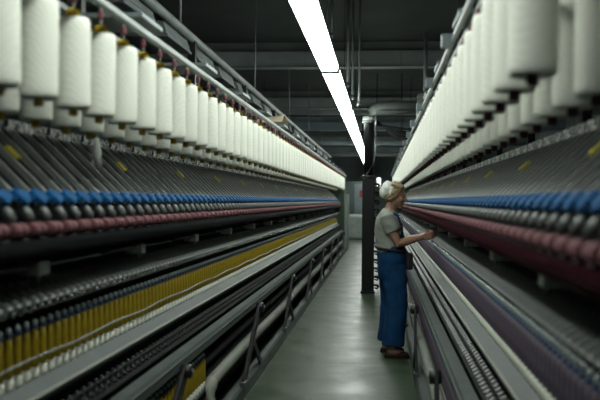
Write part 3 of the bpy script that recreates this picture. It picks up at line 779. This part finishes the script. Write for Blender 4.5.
# hair: swept back waves, covering scalp, sides and nape
bm = bmesh.new()
blob(bm, hp(-0.020, 0, 0.036), (0.092, 0.080, 0.082), rotH)
blob(bm, hp(-0.045, 0, -0.015), (0.062, 0.078, 0.072), rotH)
for k in range(9):
    a = (k-4)/4.0
    chain(bm, [hp(0.058-0.02*abs(a), a*0.056, 0.080-0.014*abs(a)), hp(0.040, a*0.066, 0.098-0.03*abs(a)), hp(0.0, a*0.074, 0.108-0.03*abs(a)), hp(-0.05, a*0.066, 0.085)], [0.008, 0.012, 0.015, 0.014], 8)
for yy in (-1, 1):
    chain(bm, [hp(0.040, yy*0.060, 0.062), hp(0.018, yy*0.072, 0.02), hp(-0.010, yy*0.078, -0.012), hp(-0.045, yy*0.074, -0.05)], [0.010, 0.012, 0.013, 0.018], 8)
    chain(bm, [hp(0.015, yy*0.070, 0.052), hp(-0.025, yy*0.080, 0.02), hp(-0.055, yy*0.072, -0.03)], [0.016, 0.018, 0.018], 8)
for yy in (-1, 1):
    blob(bm, hp(-0.012, yy*0.058, 0.018), (0.045, 0.032, 0.050), rotH, 12)
    blob(bm, hp(0.012, yy*0.056, 0.050), (0.036, 0.026, 0.032), rotH, 12)
fuse(bm, 'hair', 'hair_blond', 0.006, wm, 2, lambda c: 0.005*noise.noise(Vector(c)*55)).data
# white cap tied over the back of the head
bm = bmesh.new()
blob(bm, hp(-0.078, 0, 0.034), (0.058, 0.086, 0.078), Matrix.Rotation(-0.35, 3, 'Y').to_quaternion() @ rotH)
blob(bm, hp(-0.105, 0, 0.005), (0.048, 0.066, 0.062), rotH)
chain(bm, [hp(-0.052, -0.086, -0.010), hp(-0.042, -0.078, 0.06), hp(-0.035, 0, 0.115), hp(-0.042, 0.078, 0.06), hp(-0.052, 0.086, -0.010)], [0.008, 0.010, 0.011, 0.010, 0.008], 8)
fuse(bm, 'cap', 'cap_white', 0.006, wm, 3, lambda c: 0.004*noise.noise(Vector(c)*32))
# shirt with short sleeves
bm = bmesh.new()
loft(bm, [((0.075, 0, 0.955), (0.122, 0.172)), ((0.066, 0, 1.02), (0.130, 0.172)), ((0.055, 0, 1.10), (0.128, 0.168)), ((0.05, 0, 1.19), (0.124, 0.180)),
          ((0.050, 0, 1.265), (0.108, 0.178)), ((0.055, 0, 1.305), (0.078, 0.125)), ((0.065, 0, 1.335), (0.060, 0.066))], 24)
for sh, el in ((SHn, ELn), (SHf, ELf)):
    e2 = sh.lerp(el, 0.56)
    loft(bm, [(sh.lerp(el, -0.12)+Vector((0, 0.03 if sh.y < 0 else -0.03, 0)), (0.062, 0.05)), (sh, (0.070, 0.064)), (sh.lerp(el, 0.3), (0.068, 0.062)), (e2, (0.066, 0.060))])
fuse(bm, 'shirt', 'shirt_grey', 0.008, wm, 3, lambda c: 0.006*noise.noise(Vector((c[0]*14, c[1]*14, c[2]*22))))
# overalls: hips, two wide straight legs
bm = bmesh.new()
loft(bm, [((0.082, 0, 0.70), (0.115, 0.155)), ((0.088, 0, 0.80), (0.132, 0.190)), ((0.088, 0, 0.88), (0.138, 0.190)), ((0.080, 0, 0.95), (0.130, 0.178)), ((0.075, 0, 1.01), (0.124, 0.170))], 24)
for h, k, a in (LGn, LGf):
    hem = a + Vector((0.008, 0, 0.022))
    loft(bm, [(h+Vector((0, 0, -0.02)), (0.118, 0.094)), (h.lerp(k, 0.45), (0.107, 0.092)), (k, (0.098, 0.090)), (k.lerp(a, 0.5), (0.098, 0.092)), (hem, (0.104, 0.098))])
fuse(bm, 'overalls', 'denim', 0.008, wm, 2, lambda c: 0.007*noise.noise(Vector((c[0]*9, c[1]*9, c[2]*13))))
# bib and straps
b = MB()
vs = []; fs = []
rows_ = [(1.0, 0.207, 0.13), (1.08, 0.195, 0.12), (1.15, 0.186, 0.105), (1.21, 0.174, 0.095)]
for z, x, w in rows_:
    for k in range(7):
        t = -1+k/3; vs.append((x-0.045*t*t, w*t, z))
nb = len(vs); vs += [(x-0.012, y, z) for x, y, z in vs]
for i in range(3):
    for k in range(6):
        fs.append([i*7+k, i*7+k+1, i*7+k+8, i*7+k+7]); fs.append([nb+i*7+k, nb+i*7+k+7, nb+i*7+k+8, nb+i*7+k+1])
for i in range(3): fs += [[i*7, i*7+7, nb+i*7+7, nb+i*7], [i*7+6, nb+i*7+6, nb+i*7+13, i*7+13]]
fs += [[k, nb+k, nb+k+1, k+1] for k in range(6)] + [[21+k, 22+k, nb+22+k, nb+21+k] for k in range(6)]
b.add(vs, fs, 'denim', True)
for sgn in (-1, 1):
    b.tube([(0.155, sgn*0.075, 1.20), (0.13, sgn*0.095, 1.285), (0.06, sgn*0.10, 1.325), (-0.005, sgn*0.085, 1.275)], 0.011, 'denim', 8)
b.build('bib', wm)
# black waist pouch and belt
b = MB()
b.tube([(0.077+0.137*math.cos(t*PI/12), 0.186*math.sin(t*PI/12), 0.975-0.02*math.cos(t*PI/12)) for t in range(25)], 0.012, 'pouch_black', 8); pb = b.build('belt', wm)
b = MB(); b.box(-0.03, 0.03, -0.075, 0.075, -0.10, 0.05, 'pouch_black', 0.015, Matrix.Translation((0.225, -0.07, 0.90)) @ Matrix.Rotation(0.35, 4, 'Z')); b.build('pouch', pb)
# shoes
for h, k, a in (LGn, LGf):
    so = MB(); bm = bmesh.new()
    c = a + Vector((0, -0.002, 0))
    loft(bm, [((c.x-0.065, c.y, 0.024), (0.018, 0.026)), ((c.x-0.05, c.y, 0.026), (0.022, 0.036)), ((c.x+0.02, c.y, 0.022), (0.016, 0.040)), ((c.x+0.08, c.y, 0.032), (0.034, 0.048)), ((c.x+0.125, c.y, 0.028), (0.028, 0.044)), ((c.x+0.152, c.y, 0.022), (0.014, 0.024))], 18)
    for v in bm.verts: v.co.z = max(v.co.z, 0.016)
    sh = fuse(bm, 'shoe', 'shoe_brown', 0.006, wm, 2)
    b = MB(); n = 20; pr = []
    for kk in range(n):
        an = 2*PI*kk/n; xx = 0.045+0.115*math.cos(an); pr.append((c.x+xx, c.y+(0.040+0.008*math.cos(an))*math.sin(an)))
    vs = [(x, y, 0.0) for x, y in pr]+[(x, y, 0.018) for x, y in pr]
    b.add(vs, [[i, (i+1) % n, n+(i+1) % n, n+i] for i in range(n)]+[list(range(n))[::-1], [n+i for i in range(n)]], 'sole_dark'); b.build('sole', sh)
# yarn held in her hand
tip = W0 + tipn
b = MB(); b.tube([(0, 0, 0.01), (0.004, 0.01, -0.05), (0.012, 0.0, -0.10), (0.03, 0.01, -0.16)], [0.004, 0.008, 0.008, 0.004], 'thread_white', 6)
tag(b.build('yarn_strand', None, tip), 'white strand of yarn hanging from the woman\'s fingers', 'yarn')

# ------------------------------------------------------------------ light, camera
w = bpy.data.worlds.new('world'); SC.world = w; w.use_nodes = True
w.node_tree.nodes['Background'].inputs['Color'].default_value = (0.8, 1.0, 0.95, 1)
w.node_tree.nodes['Background'].inputs['Strength'].default_value = 0.02

cam = bpy.data.cameras.new('camera'); co = bpy.data.objects.new('camera', cam); COL.objects.link(co)
cam.lens = 50.0; cam.sensor_width = 36.0; cam.clip_start = 0.05; cam.clip_end = 200
yaw = math.atan(81/833.3)
co.matrix_world = Matrix.Translation((0, 0, EYE)) @ Matrix.Rotation(yaw, 4, 'Z') @ Matrix.Rotation(PI/2, 4, 'X') @ Matrix.Rotation(0.009, 4, 'Z')
cam.dof.use_dof = True; cam.dof.focus_distance = 7.7; cam.dof.aperture_fstop = 2.2
SC.camera = co
SC.view_settings.view_transform = 'Standard'; SC.view_settings.look = 'None'; SC.view_settings.gamma = 1; SC.view_settings.use_curve_mapping = False
SC.view_settings.exposure = 0.0
